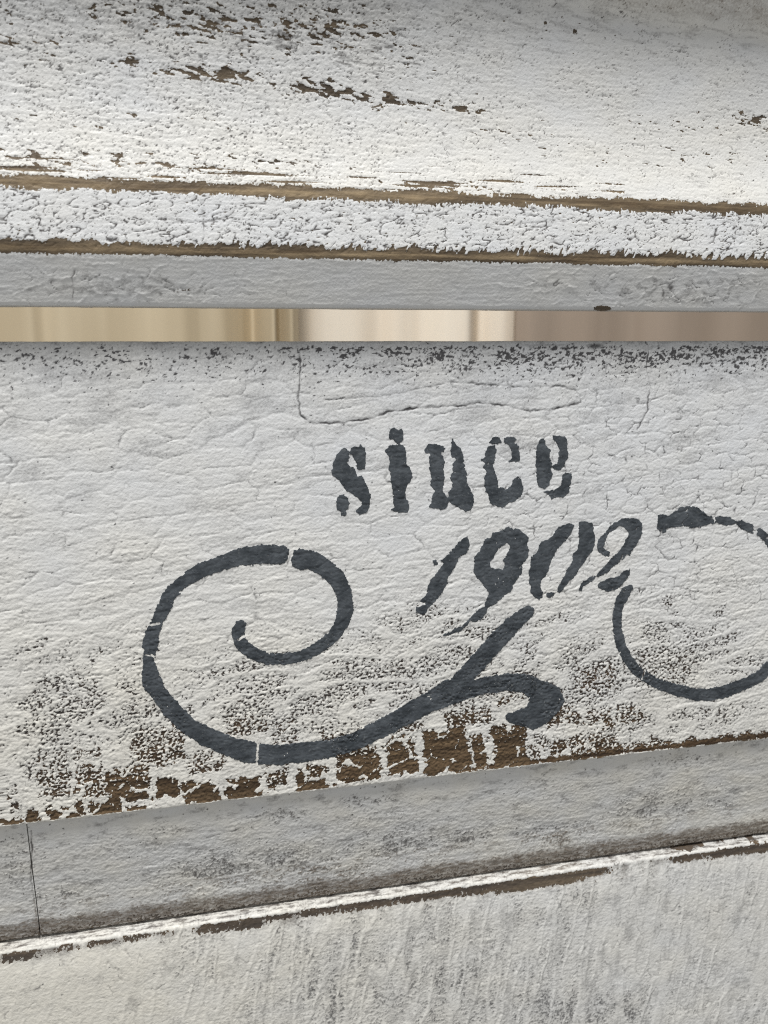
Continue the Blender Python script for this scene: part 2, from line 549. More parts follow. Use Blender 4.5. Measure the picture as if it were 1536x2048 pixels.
    tone = np.clip(0.12 + 0.75 * arr * (0.75 + 0.8 * slow + 0.5 * run), 0.03, 1)
    tone = np.maximum(tone, 0.45 * cove * sstep(-70, -10, d1))
    tone = np.where(cove > 0.5, np.maximum(tone, 0.10), tone)
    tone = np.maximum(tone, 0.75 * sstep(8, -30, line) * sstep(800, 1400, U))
    warm = 0.30 + 0.25 * sstep(150, 340, V) * cove + 0.25 * big + 0.02 * under - 0.1 * bead + 0.35 * sstep(30, -10, line) * sstep(900, 1400, U)
    return dict(h=h, wear=wear, dirt_shade=np.clip(dirt_shade, 0, 1), warm=np.clip(warm, 0, 1), tone=tone, push=push)


def slat_fields(x, s, U, V, tg):
    db = (tg['arris'] - s) / MM            # px above the bottom arris
    dt = (s - tg['top_arris']) / MM        # px below the top arris
    leather = fbm(x / 1.25, s / 0.62, 41, 3, 0.65)
    fine = fbm(x / 0.60, s / 0.48, 42, 2, 0.65)
    ripple = fbm((x + 0.4 * s) / 6.0, (s + 0.10 * x) / 1.0, 43, 3, 0.55)
    big = fbm(x / 18, s / 14, 44, 2)
    # paint drawn into flat bricks with thick seams between them
    wx = x + 1.6 * fbm(x / 6, s / 5, 45, 3); wsx = s + 0.10 * x + 1.0 * fbm(x / 6, s / 5, 46, 3)
    seam = veins(x, s, 9.5, 6.2, 0.10, 130, 0.9)
    cid = 0.5 + 0.5 * perlin(x / 11, s / 8, 47)
    rag = fbm(x / 1.6, s / 1.4, 175, 3, 0.6); rag2 = fbm(x / 1.6, s / 1.4, 176, 3, 0.6)
    g1, g2, gid = worley((wx + 1.1 * rag) / 10.4, (wsx + 0.9 * rag2) / 9.4, 48, 0.85)
    ed2 = g2 - g1
    lowz = sstep(1080, 1420, V + 0.12 * (U - 768))
    # where it is rubbed through: grey pores, and brown wood by the bottom edge
    pores = [(150, 1410, 130, 60, .60), (60, 1520, 90, 50, .50), (210, 1300, 190, 40, .36), (480, 1340, 130, 40, .36), (560, 1400, 120, 55, .52), (730, 1370, 110, 55, .68),
             (600, 1290, 200, 40, .30), (960, 1290, 90, 60, .52), (850, 1240, 120, 50, .42), (1040, 1330, 90, 40, .62), (1180, 1340, 110, 60, .56), (1090, 1240, 70, 30, .40),
             (1310, 1330, 90, 50, .58), (1420, 1290, 70, 40, .50), (1320, 1260, 60, 26, .52), (1480, 1330, 80, 30, .40), (60, 1300, 130, 40, .36), (760, 1260, 60, 40, .35),
             (250, 1440, 110, 40, .48), (90, 1460, 110, 40, .45), (640, 1440, 80, 30, .45), (860, 1330, 80, 40, .42), (1345, 1212, 14, 14, .62), (1440, 1225, 12, 14, .55), (1340, 1180, 150, 20, .30), (400, 1420, 90, 30, .45), (1350, 1440, 180, 26, .42), (1180, 1385, 70, 24, .55), (940, 1390, 60, 20, .5)]
    brown = [(110, 1560, 75, 46, .72), (210, 1535, 90, 46, .80), (330, 1475, 70, 34, .74), (430, 1480, 60, 30, .60), (350, 1580, 80, 26, .95), (470, 1565, 50, 30, 1.05),
             (560, 1540, 60, 22, .80), (630, 1535, 60, 26, .86), (540, 1430, 50, 20, .62), (700, 1520, 60, 36, .92), (790, 1495, 55, 46, 1.06), (920, 1475, 75, 48, 1.12), (1020, 1480, 60, 40, 1.0),
             (870, 1430, 60, 18, .66), (1100, 1455, 60, 34, .70), (1190, 1435, 50, 30, .66), (1260, 1440, 50, 20, .6), (1180, 1490, 200, 13, .86), (1080, 1500, 80, 18, .86),
             (1440, 1480, 120, 9, .80), (1320, 1500, 90, 9, .80), (200, 1600, 170, 14, 1.0), (60, 1635, 90, 16, .95), (30, 1590, 70, 30, .62), (480, 1600, 200, 8, .85), (1060, 1440, 30, 16, .8), (1370, 1420, 160, 12, .42)]
    pa = np.zeros(U.shape); br = np.zeros(U.shape)
    wu = U + 16 * perlin(x / 5, s / 5, 49); wv = V + 13 * perlin(x / 5, s / 5, 50)
    for b_ in pores:
        pa = np.maximum(pa, 1.22 * b_[4] * blob(wu, wv, b_[0], b_[1], b_[2] * 1.2, b_[3] * 1.2))
    for b_ in brown:
        br = np.maximum(br, b_[4] * blob(wu, wv, b_[0], b_[1], b_[2] * 1.15, b_[3] * 1.3))
    hs = np.interp(U, [0, 100, 200, 300, 400, 480, 560, 640, 700, 800, 900, 1000, 1080, 1150, 1250, 1350, 1450, 1536], [30, 52, 62, 66, 50, 66, 40, 46, 74, 105, 138, 118, 76, 42, 26, 14, 12, 12])
    hp = np.interp(U, [0, 100, 200, 300, 400, 480, 560, 640, 700, 800, 900, 1000, 1080, 1150, 1250, 1350, 1450, 1536], [80, 105, 140, 165, 150, 130, 105, 110, 125, 150, 180, 165, 135, 125, 105, 80, 50, 36])
    wob = 26 * fbm(x / 6, s / 5, 141, 3)
    # bare patches parted by seams of paint that held: (left, top, right, bottom, how bare)
    patches = [(0, 1618, 12, 1660, .95), (14, 1632, 42, 1658, .95), (47, 1616, 81, 1652, 1.0), (95, 1609, 166, 1648, 1.0), (86, 1606, 110, 1626, .8), (178, 1599, 244, 1637, 1.0), (250, 1610, 300, 1624, .9), (0, 1578, 40, 1622, .62),
               (72, 1500, 140, 1598, .66), (142, 1495, 210, 1596, .70), (212, 1532, 302, 1606, .86), (258, 1452, 372, 1536, .68), (310, 1550, 362, 1596, 1.0), (362, 1560, 437, 1606, 1.0), (372, 1500, 450, 1545, .66), (452, 1553, 524, 1601, .98),
               (440, 1604, 520, 1616, .9), (300, 1618, 420, 1628, .85), (526, 1526, 578, 1577, .74), (560, 1582, 600, 1592, .9), (594, 1530, 656, 1588, .90), (450, 1420, 540, 1470, .62), (540, 1440, 600, 1490, .56), (668, 1488, 762, 1566, .92), (640, 1455, 720, 1485, .62),
               (772, 1470, 835, 1548, .94), (848, 1456, 940, 1546, 1.04), (944, 1462, 976, 1540, .92), (985, 1448, 1056, 1540, .96), (888, 1414, 988, 1452, .70), (780, 1440, 850, 1466, .62), (1060, 1465, 1100, 1530, .66), (1102, 1470, 1170, 1520, .78), (1172, 1464, 1246, 1508, .76),
               (1086, 1398, 1160, 1455, .68), (1170, 1412, 1226, 1462, .70), (1232, 1404, 1292, 1448, .66), (1250, 1478, 1330, 1502, .70), (1330, 1476, 1400, 1494, .78), (1404, 1470, 1470, 1484, .76), (1474, 1462, 1540, 1476, .80), (1150, 1330, 1230, 1385, .60), (1010, 1370, 1080, 1400, .58), (1280, 1300, 1390, 1370, .52), (1000, 1395, 1016, 1412, .8)]
    pw = U + 12 * rag + 13 * fbm(x / 4.2, s / 4.2, 177, 2); pv = V + 10 * rag2 + 12 * fbm(x / 4.2, s / 4.2, 178, 2)
    band = np.zeros(U.shape)
    near = np.zeros(U.shape)
    for (l, t, r, bt, a_) in patches:
        cu, cv = 0.5 * (l + r), 0.5 * (t + bt)
        m_ = (U > l - 60) & (U < r + 60) & (V > t - 70) & (V < bt + 70)
        du = np.abs(pw[m_] - cu - 0.10 * (pv[m_] - cv)) - 0.5 * (r - l) + 6
        dv = np.abs(pv[m_] + 0.13 * (pw[m_] - cu) - cv) - 0.5 * (bt - t) + 6
        d_ = np.hypot(np.maximum(du, 0), np.maximum(dv, 0)) + np.minimum(np.maximum(du, dv), 0) - 6
        grad = 1.0 - 0.20 * sstep(0.2, -0.5, (pv[m_] - cv) / (bt - t)) if a_ > 0.6 else 1.0
        band[m_] = np.maximum(band[m_], a_ * grad * sstep(6, -5, d_ + 0.4))
        near[m_] = np.maximum(near[m_], sstep(30, 0, d_))
    br = band * (1.0 + 0.10 * sstep(0.75, 0.9, band))
    cellv = 0.86 + 0.28 * cid
    amt = np.maximum(np.minimum(pa * cellv + 0.08 * sstep(1230, 1400, V), 0.50), br)
    lowband = np.maximum(near, sstep(120, 60, db) * sstep(1330, 1050, U))
    seam_all = seam * (1 - lowband)
    n1, n2, _n = worley((wx + 1.0 * rag) / 7.4, (wsx + 0.9 * rag2) / 6.2, 179, 0.9)
    net = sstep(0.14, 0.03, n2 - n1 + 0.05 * fine - 0.14 * fbm(x / 4, s / 4, 180, 2)) * sstep(-0.15, 0.15, fbm(x / 6, s / 5, 181, 2) + 0.02) * near * sstep(1300, 1100, U)
    seam_all = np.maximum(seam_all, net * sstep(140, 90, db))
    hold = seam_all * (1 - 0.25 * fine)                       # the seams keep their paint
    pore = fbm(x / 0.85, s / 0.62, 68, 2, 0.75)
    pn = 0.78 * pore + 0.22 * leather + 0.18 * fbm(x / 3, s / 2.4, 69, 2)
    wear = pn - (0.66 - 1.06 * amt) - 0.85 * hold
    rough = np.clip(0.20 + 1.1 * np.maximum(pa, br) * (1 - hold) + 0.22 * lowz * (1 - hold), 0, 1.2)
    edge_rub = -2 + 9 * sstep(850, 1150, U) + 12 * fbm(x / 4, s / 30, 51, 3) - np.abs(db - 8)
    wear = np.maximum(wear, 0.04 * edge_rub)
    # the pale thread of paint on the very arris
    thread = sstep(6.0, 3.0, np.abs(db + 1.0)) * sstep(-0.45, -0.2, fbm(x / 8, s / 50, 52, 2) + 0.1 - 0.35 * sstep(900, 1250, U))
    wear = np.where(thread > 0.5, -0.2, wear)
    soft = 0.42 + 0.44 * sstep(800, 1250, V)
    h = rough * (0.12 * fine + 0.12 * leather - 0.22 * pore) + soft * (0.75 + 0.9 * np.clip(big + 0.3 * perlin(x / 6, s / 4, 143), -0.5, 0.6)) * (0.11 * leather + 0.08 * fine + 0.14 * ripple * (1 - 0.4 * lowz)) + 0.12 * big
    h += 0.09 * seam * sstep(900, 1250, V)
    # fine crackle on the right
    c1, c2, _ = worley((x + 0.9 * fbm(x / 2, s / 2, 53, 2)) / 5.6, (s + 0.9 * fbm(x / 2, s / 2, 54, 2)) / 3.6, 55)
    cz = blob(U, V, 1350, 940, 330, 210, 0) + 0.7 * blob(U, V, 1250, 1130, 300, 130, 0) + 0.4 * blob(U, V, 1000, 960, 200, 120, 0) + 0.35 * blob(U, V, 250, 950, 350, 150, 0)
    crk = np.exp(-((c2 - c1) / 0.06) ** 2) * np.clip(1.2 * cz, 0, 1) * np.clip(0.55 + 1.2 * perlin(x / 4, s / 3, 56), 0, 1)
    hz = np.exp(-(fbm((x + s) / 9, (s + 0.08 * x) / 1.5, 57, 2) / 0.035) ** 2) * np.clip(0.10 + 0.9 * perlin(x / 7, s / 4, 58), 0, 1)
    hz = np.maximum(hz, np.exp(-(fbm((x + s) / 4, (s + 0.08 * x) / 0.9, 144, 2) / 0.03) ** 2) * np.clip(0.05 + 0.9 * perlin(x / 5, s / 3, 145), 0, 1))
    hz *= sstep(1450, 1200, V)
    b1, b2, _b = worley((x + 1.6 * fbm(x / 4, s / 3, 171, 3)) / 11.0, (s + 0.10 * x + 0.9 * fbm(x / 4, s / 3, 172, 3)) / 4.4, 173, 0.75)
    brick = np.exp(-((b2 - b1) / 0.05) ** 2) * np.clip(0.45 + 1.0 * perlin(x / 6, s / 4, 174), 0.05, 1) * sstep(1500, 1380, V)
    h += 0.05 * sstep(0.0, 0.25, b2 - b1)
    lines = [(2.8, 1.1, [(600, 700), (600, 745), (597, 800), (600, 830), (625, 848), (680, 845), (740, 838), (775, 824), (840, 815), (920, 812), (960, 805), (1020, 812), (1060, 822), (1110, 818), (1160, 805)]),
             (2.0, .8, [(650, 800), (720, 795), (780, 790), (850, 775), (900, 765), (910, 775)]), (2.2, .9, [(1160, 805), (1162, 790), (1150, 780), (1120, 772), (1050, 775), (960, 768), (900, 764)]),
             (2.0, 1.0, [(1296, 690), (1294, 740), (1300, 770), (1296, 820), (1275, 858)]), (1.6, .6, [(1215, 710), (1212, 750), (1190, 785), (1175, 775)]),
             (1.5, .6, [(1058, 830), (1060, 850), (1062, 880)]), (1.5, .6, [(945, 860), (955, 880), (970, 890)]), (1.4, .5, [(625, 890), (630, 910), (628, 930)]), (1.5, .55, [(1205, 790), (1180, 825), (1170, 850)]),
             (1.6, .6, [(1375, 880), (1385, 860), (1380, 890), (1410, 910)]), (1.4, .6, [(1420, 700), (1425, 740), (1470, 748), (1536, 742)]), (1.5, .6, [(1360, 740), (1355, 790), (1340, 800)]),
             (1.5, .6, [(1310, 735), (1340, 750), (1360, 735), (1345, 722), (1310, 730)]), (1.4, .5, [(1140, 970), (1250, 960), (1320, 945), (1420, 940), (1536, 930)]),
             (1.4, .5, [(1150, 1040), (1260, 1030), (1290, 1020)]), (1.8, .8, [(420, 793), (455, 794)]), (1.5, .6, [(335, 815), (360, 812)]), (1.5, .5, [(120, 862), (165, 866)]),
             (1.5, .5, [(470, 970), (505, 975)]), (1.4, .5, [(980, 905), (985, 950), (960, 960)]), (1.5, .5, [(975, 950), (1060, 935), (1145, 935)])]
    ck = np.maximum(crack_field(U, V, lines, 59, 2.0) * 1.15, 0.85 * crk)
    ck = np.maximum(ck, np.maximum(0.55 * hz, 0.62 * brick))
    h -= 0.16 * ck
    # charred speckle along the top
    sp = fbm((x + 0.5 * perlin(x / 1.2, s / 1.2, 146)) / 1.25, (s + 0.4 * perlin(x / 1.2, s / 1.2, 147)) / 0.75, 60, 3, 0.7)
    topz = sstep(4, 12, dt) * sstep(95, 26, dt) * (0.26 + 0.28 * sstep(500, 1000, U) + 1.0 * fbm(x / 6, s / 2.6, 61, 4, 0.65)) + 0.16 * sstep(150, 40, dt)
    dirt_shade = 0.95 * sstep(0.26, 0.5, sp + 0.62 * topz - 0.10) * sstep(190, 90, dt)
    dirt_shade = np.maximum(dirt_shade, 0.5 * blob(U, V, 1090, 690, 110, 5, 0)); dirt_shade = np.maximum(dirt_shade, 0.85 * blob(U, V, 1190, 692, 22, 7, 0))
    dirt_shade = np.maximum(dirt_shade, 0.40 * sstep(9, 3, dt) * (0.8 + fbm(x / 4, s / 20, 62, 2)))
    dirt_shade = np.maximum(dirt_shade, 0.30 * sstep(260, 5, dt + 130 * fbm(x / 10, s / 5, 66, 4, 0.6) - 50 * blob(U, V, 900, 760, 350, 90, 0)))  # soft grey shade below the rail, painted in with the grime
    dots = fbm(x / 1.15, s / 0.85, 63, 1)
    dirt_shade = np.maximum(dirt_shade, 0.8 * sstep(0.68, 0.80, dots + 0.10 * big))
    greyz = 0.36 * sstep(0.0, 0.5, pn + 0.9 * amt - 0.30) * (1 - hold) * sstep(0.1, 0.4, amt)
    dirt_shade = np.maximum(dirt_shade, greyz * 2.0)
    dirt_shade = np.maximum(dirt_shade, ck * 0.9)
    dirt_shade = np.maximum(dirt_shade, (0.24 + 0.40 * rough) * sstep(0.0, 0.5, -(leather + 0.7 * fine)) * (1 - 0.7 * hold))  # grime in the hollows, strengthened as painted shading of the relief
    dirt_shade = np.maximum(dirt_shade, 0.16 * sstep(0.05, 0.5, fbm(x / 9, s / 4, 65, 4, 0.6)) * sstep(1150, 800, V))
    stain = fbm((x + 0.3 * s) / 13, (s + 0.1 * x) / 5, 185, 5, 0.68)
    dirt_shade = np.maximum(dirt_shade, (0.40 - 0.10 * sstep(850, 1200, V)) * sstep(-0.22, 0.45, stain + 0.14 * sstep(950, 720, V) + 0.10 * sstep(1100, 1350, V)))
    dirt_shade = np.maximum(dirt_shade, 0.42 * sstep(0.15, 0.5, amt) * (1 - hold) * (1 - sstep(0.6, 0.8, br)) * sstep(-0.5, 0.4, pn))
    barez = sstep(0.58, 0.74, br)
    brz = np.maximum(barez, 0.65 * sstep(0.4, 0.6, br))
    brz = np.maximum(brz, sstep(26, 14, db))
    sw_ = sstep(-0.04, 0.10, wear)
    dirt_shade = dirt_shade * (1 - sw_) + sw_ * 0.85 * (1 - brz)
    dirt_shade = dirt_shade * (1 - 0.7 * barez)
    h -= 0.06 * dirt_shade * sstep(160, 60, dt)
    wsm = sstep(-0.05, 0.12, wear)
    h -= 0.13 * wsm
    tone = np.clip(0.02 + 0.30 * np.clip(fbm(x / 4, s / 1.0, 187, 4, 0.65), 0, 1) * sstep(0.6, 0.9, br) + 0.10 * sstep(0.6, 0.95, br) * (1 + fbm(x / 5, s / 2, 64, 2)) + 0.10 * sstep(0.4, 0.7, br), 0, 0.5)
    tone = np.maximum(tone, 0.65 * sstep(5, 0, db))
    warm = 0.16 + 0.50 * sstep(900, 1500, V) + 0.25 * big + 0.12 * sstep(900, 300, U)
    return dict(h=h, wear=wear, dirt_shade=np.clip(dirt_shade, 0, 1), warm=np.clip(warm, 0, 1), tone=tone, crack=ck)


def moulding_fields(x, s, U, V, tg):
    dc = (tg['crease'] - s) / MM           # px above the crease
    leather = fbm(x / 1.5, s / 0.9, 71, 3, 0.6)
    fine = fbm(x / 0.65, s / 0.5, 72, 2, 0.65)
    big = fbm(x / 14, s / 8, 73, 2)
    seam = veins(x, s, 8.0, 5.5, 0.09, 150, 0.6)
    pa = np.zeros(U.shape)
    for b_ in ((440, 1740, 130, 45, .60), (560, 1720, 100, 36, .55), (640, 1740, 140, 30, .60), (800, 1690, 130, 40, .55), (760, 1640, 60, 40, .40), (120, 1790, 70, 30, .5), (250, 1690, 120, 40, .30),
               (930, 1680, 70, 26, .62), (1060, 1660, 60, 30, .45), (1120, 1670, 60, 30, .62), (1280, 1620, 70, 40, .55), (1360, 1605, 40, 30, .5), (1440, 1600, 40, 26, .5), (1380, 1520, 110, 20, .45), (1100, 1570, 90, 24, .35), (20, 1720, 60, 60, .45),
               (560, 1630, 60, 14, .6), (740, 1600, 60, 14, .55), (320, 1660, 60, 14, .5)):
        pa = np.maximum(pa, 1.1 * b_[4] * blob(U + 30 * fbm(x / 5, s / 5, 77, 3), V + 20 * fbm(x / 5, s / 5, 78, 3), b_[0], b_[1], b_[2] * 1.3, b_[3] * 1.2))
    rough = np.clip(0.2 + pa * (1 - seam), 0, 1)
    pn = 0.6 * fine + 0.5 * leather
    h = 0.05 * seam + rough * (0.22 * fine + 0.20 * leather) + 0.07 * leather + 0.05 * fine + 0.12 * big + 0.10 * fbm(x / 5, s / 1.6, 78, 4, 0.6)
    dirt_shade = 0.72 * sstep(0.12, 0.5, pn + 0.85 * pa * (1 - seam) - 0.20 + 0.3 * fbm(x / 4, s / 3, 86, 3)) * sstep(0.05, 0.35, pa)
    dots = fbm(x / 1.0, s / 0.8, 79, 1)
    dirt_shade = np.maximum(dirt_shade, 0.85 * sstep(0.62, 0.78, dots))
    lines = [(2.6, 1.0, [(62, 1662), (64, 1700), (62, 1755), (68, 1800), (74, 1838)]), (1.8, .7, [(415, 1675), (470, 1660), (520, 1640)]),
             (1.5, .5, [(560, 1722), (640, 1712), (740, 1700)]), (1.5, .5, [(1180, 1575), (1260, 1562), (1340, 1548)]), (1.6, .6, [(270, 1745), (285, 1762), (310, 1768), (340, 1752)]), (1.6, .5, [(195, 1680), (200, 1665), (215, 1660)])]
    ck = crack_field(U, V, lines, 80, 1.6)
    h -= 0.12 * ck
    dirt_shade = np.maximum(dirt_shade, ck)
    dirt_shade = np.maximum(dirt_shade, 0.50 * sstep(-0.12, 0.42, fbm(x / 7, s / 3.2, 81, 5, 0.72)))
    wl_ = np.exp(-(fbm((x + s) / 5, s / 1.6, 88, 2) / 0.03) ** 2) * np.clip(0.1 + perlin(x / 5, s / 3, 89), 0, 1)
    dirt_shade = np.maximum(dirt_shade, 0.6 * wl_); h -= 0.12 * wl_
    dirt_shade = np.maximum(dirt_shade, (0.14 + 0.3 * rough) * sstep(0.05, 0.5, -(leather + 0.7 * fine)))
    # brown muck in the crease
    muck = 42 + 15 * fbm(x / 12, s / 40, 82, 3) + 10 * fbm(x / 1.6, s / 1.0, 83, 2) - dc
    mk = sstep(-14, 14, muck + 16 * pn)
    dirt_shade = np.maximum(dirt_shade, 0.88 * mk * (0.8 + 0.4 * fbm(x / 3, s / 0.8, 85, 3)))
    wear = np.where(dc < 60, 0.012 * (muck - 30) + 0.8 * pn - 0.12, -1.0)
    h -= 0.05 * sstep(-0.05, 0.1, wear)
    tone = np.clip(0.30 + 0.25 * fbm(x / 6, s / 2, 84, 2), 0.1, 0.6)
    tone = np.where(dc > 90, 0.15, np.maximum(tone, 0.62))
    warm = np.clip(0.52 + 0.5 * big + 0.12 * sstep(800, 1400, U), 0.34, 1)
    return dict(h=h, wear=wear, dirt_shade=np.clip(dirt_shade, 0, 1), warm=warm, tone=tone)


def panel_fields(x, s, U, V, tg):
    da = (s - tg['arris']) / MM            # px below the arris
    leather = fbm(x / 1.5, s / 1.1, 91, 3, 0.6)
    fine = fbm(x / 0.62, s / 0.55, 92, 2, 0.65)
    big = fbm(x / 16, s / 12, 93, 2)
    seam = veins(s, x, 14.0, 4.6, 0.10, 160, 0.5)
    streak = fbm((x + 0.8 * fbm(x / 3, s / 4, 166, 2)) / 5.0, s / 13, 165, 3, 0.55)
    pa = np.zeros(U.shape)
    for b_ in ((700, 1950, 200, 110, .42), (860, 1850, 200, 60, .40), (640, 1990, 60, 120, .55), (600, 1900, 60, 90, .42), (380, 1900, 60, 90, .38), (900, 2000, 160, 80, .52), (1120, 1970, 100, 100, .42), (1110, 2015, 90, 40, .62),
               (1190, 2020, 60, 40, .55), (1250, 2015, 70, 40, .50), (1400, 1990, 80, 70, .34), (1110, 1830, 50, 40, .45), (1330, 1750, 160, 22, .40), (1450, 1790, 120, 60, .22), (400, 1860, 130, 30, .35), (1100, 1790, 120, 40, .35), (760, 2050, 300, 60, .45), (1500, 2040, 60, 60, .4)):
        pa = np.maximum(pa, b_[4] * blob(U + 40 * fbm(x / 5, s / 9, 97, 3), V + 40 * fbm(x / 4, s / 9, 98, 3), b_[0], b_[1], b_[2] * 1.35, b_[3] * 1.4, 0.0))
    pa = np.clip(pa * (1 + 0.9 * streak) + 0.10 * sstep(250, 600, U) * sstep(0, 0.4, streak), 0, 0.75)
    pn = 0.6 * fine + 0.5 * leather
    rough = np.clip(0.45 + pa * (1 - seam), 0, 1)
    h = rough * (0.17 * fine + 0.18 * leather) + 0.10 * big + 0.05 * fbm(x / 3.5, s / 3.5, 98, 2)
    h += 0.22 * seam * np.clip(0.35 + pa * 2, 0, 1)
    vh = np.exp(-(perlin((x + 0.8 * fbm(x / 2, s / 4, 167, 2)) / 2.6, s / 9, 168) / 0.05) ** 2) * sstep(0.0, 0.35, perlin(x / 5, s / 5, 169) + 0.3 * sstep(300, 700, U))
    h -= 0.10 * vh
    dirt_shade = 0.70 * sstep(0.08, 0.55, pn + 0.8 * pa * (1 - seam) - 0.14) * sstep(0.05, 0.35, pa)
    dirt_shade = np.maximum(dirt_shade, 0.30 * sstep(0.05, 0.5, pa + 0.25 * fbm(x / 5, s / 7, 170, 4)) * (1 - 0.6 * seam))
    dirt_shade = np.maximum(dirt_shade, 0.45 * vh)
    dots = fbm(x / 1.1, s / 0.95, 99, 1)
    dirt_shade = np.maximum(dirt_shade, 0.75 * sstep(0.66, 0.80, dots))
    lines = [(2.4, .8, [(752, 1985), (768, 1998), (790, 2004), (798, 1996)]), (2.8, .9, [(70, 1982), (80, 1972)]), (2.4, .7, [(1345, 1822), (1358, 1806)]), (2.0, .6, [(355, 1890), (375, 1900)]), (2.0, .6, [(305, 1982), (330, 1968)])]
    ck = crack_field(U, V, lines, 100, 2.0)
    dirt_shade = np.maximum(dirt_shade, ck); h -= 0.1 * ck
    dirt_shade = np.maximum(dirt_shade, (0.10 + 0.28 * rough) * sstep(0.05, 0.55, -(leather + 0.7 * fine)))
    dirt_shade = np.maximum(dirt_shade, 0.38 * sstep(-0.1, 0.45, fbm(x / 5, s / 9, 186, 5, 0.7) + 0.12 * sstep(300, 700, U)))
    # chips just under the ledge
    amt = np.zeros(U.shape)
    for (u, ru, a, dep) in ((40, 50, .9, 26), (130, 40, .7, 22), (200, 40, .8, 20), (270, 40, .8, 20), (330, 40, .6, 20), (440, 60, .95, 26), (500, 40, 1.0, 30), (560, 40, .85, 20), (640, 60, .9, 22), (740, 90, .95, 24),
                            (860, 90, 1.0, 24), (960, 60, 1.0, 28), (1080, 110, 1.1, 34), (1170, 60, 1.0, 26), (1380, 50, .95, 22), (1460, 60, 1.05, 24), (1536, 70, 1.05, 26), (1300, 70, .55, 12)):
        amt = np.maximum(amt, a * np.exp(-((U - u) / ru) ** 4) * sstep(dep + 10, dep - 8, da + 5 * fbm(x / 2, s / 4, 101, 2)))
    dirt_shade = np.maximum(dirt_shade, (0.34 + 0.5 * sstep(-0.1, 0.5, fbm(x / 4, s / 0.7, 104, 4, 0.65) + 0.10)) * sstep(5, -6, da))
    h += 0.45 * sstep(14, 0, np.abs(da)) * fbm(x / 3.5, s / 6, 105, 4, 0.6)
    lip = sstep(1, 6, da + 7 * fbm(x / 2.2, s / 20, 106, 4, 0.65) - 2)
    dirt_shade = np.maximum(dirt_shade, 0.55 * sstep(0.1, 0.8, amt) * sstep(1, 8, da))
    dirt_shade = np.maximum(dirt_shade, 0.6 * sstep(46, 8, da + 22 * fbm(x / 4, s / 6, 108, 4)) * sstep(2, 9, da) * sstep(-0.2, 0.3, fbm(x / 8, s / 30, 109, 3)))
    wear = np.where(lip > 0.3, 0.6 * fbm(x / 0.9, s / 1.3, 102, 3, 0.6) + 0.35 * fine - (0.62 - 0.95 * amt), -0.5)
    wear = np.where((da > 42), -0.6, wear)
    lipchip = 0.62 * sstep(1290, 1400, U) * sstep(-0.1, 0.3, fbm(x / 5, s / 9, 107, 3)) + 0.9 * blob(U, V, 1370, 1690, 30, 14) + 0.8 * blob(U, V, 1500, 1665, 60, 6) - 0.5 + 0.4 * pn
    wear = np.maximum(wear, np.where(da < 12, lipchip, -1))
    h -= 0.10 * sstep(-0.05, 0.1, wear)
    tone = np.clip(0.28 + 0.55 * blob(U, V, 1090, 1765, 90, 30) + 0.2 * fbm(x / 5, s / 2, 103, 2), 0.04, 0.85)
    tone = np.where(da > 40, 0.02, tone)
    warm = np.clip(0.74 + 0.3 * sstep(700, 100, U) * sstep(1850, 1950, V) - 0.22 * sstep(600, 1200, U) + 0.25 * big, 0, 1)
    return dict(h=h, wear=wear, dirt_shade=np.clip(dirt_shade, 0, 1), warm=warm, tone=tone)


# ------------------------------------------------------------------ the bench back
def mark(o, label=None, cat=None, group=None, kind=None):
    for k, v in (('label', label), ('category', cat), ('group', group), ('kind', kind)):
        if v:
            o[k] = v


DS = 0.00025
CO = 0.002


def sp(v, ymm, r=0.0, step=None, tag=None):
    p = section_point(v, ymm / 1000.0)
    return (p[0], p[1], r / 1000.0, step, tag)


def at(ymm, z, r=0.0, step=None, tag=None):
    return (ymm / 1000.0, z, r / 1000.0, step, tag)


def frame_x(v, y):
    xs = []
    for u in (-20, W + 20):
        d = ray(u, v)
        xs.append(EYE[0] + (y - EYE[1]) / d[1] * d[0])
    return xs


XL, XR = -0.17, 0.21
bench = bpy.data.objects.new('bench_back', None)
col.objects.link(bench)
bench.empty_display_size = 0.05
mark(bench, 'distressed white painted wooden bench back with since 1902 stencilled on its slat', 'bench')

# top rail
z_under = section_point(616, 0.0010)[1]
z_top = section_point(-300, -0.010)[1]
a, b_ = frame_x(0, 0.0)
rail = Board('top_rail', [at(-10, z_top), sp(-140, -7.0, 8, 0.0006), sp(0, -2.1, 8), sp(90, -0.35, 12), sp(210, 0.1, 10), sp(310, -1.2, 9), sp(391, -3.6, 1.3, None, 'arris'),
                          sp(508, -4.8, 1.7, None, 'lower_arris'), sp(616, -1.7, 0.8), at(15, z_under, 1, CO), at(17, z_top, 1, 0.004), at(4, z_top + 0.004, 2, CO)],
             x_samples(XL, XR, a, b_, DS, 0.0014), rail_fields, DS, RAIL_PAINT)
mark(rail.obj, 'moulded top rail with bare wood showing along its two edges')

# slat
z_st = section_point(683, 0.0030)[1]
z_sb = section_point(1567, -0.0020)[1]
a, b_ = frame_x(1200, 0.0)
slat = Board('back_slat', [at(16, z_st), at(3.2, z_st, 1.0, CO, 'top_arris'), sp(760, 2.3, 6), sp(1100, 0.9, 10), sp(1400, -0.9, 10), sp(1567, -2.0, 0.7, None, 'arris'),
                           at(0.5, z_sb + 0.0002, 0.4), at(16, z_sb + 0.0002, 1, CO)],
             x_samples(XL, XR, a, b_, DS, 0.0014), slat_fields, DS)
mark(slat.obj, 'wide slat lettered with dark grey stencil paint, worn brown along its bottom edge')

# cove moulding under the slat, in two lengths with a joint
z_cr = section_point(1774, 0.0040)[1]
zm = z_sb - 0.0001


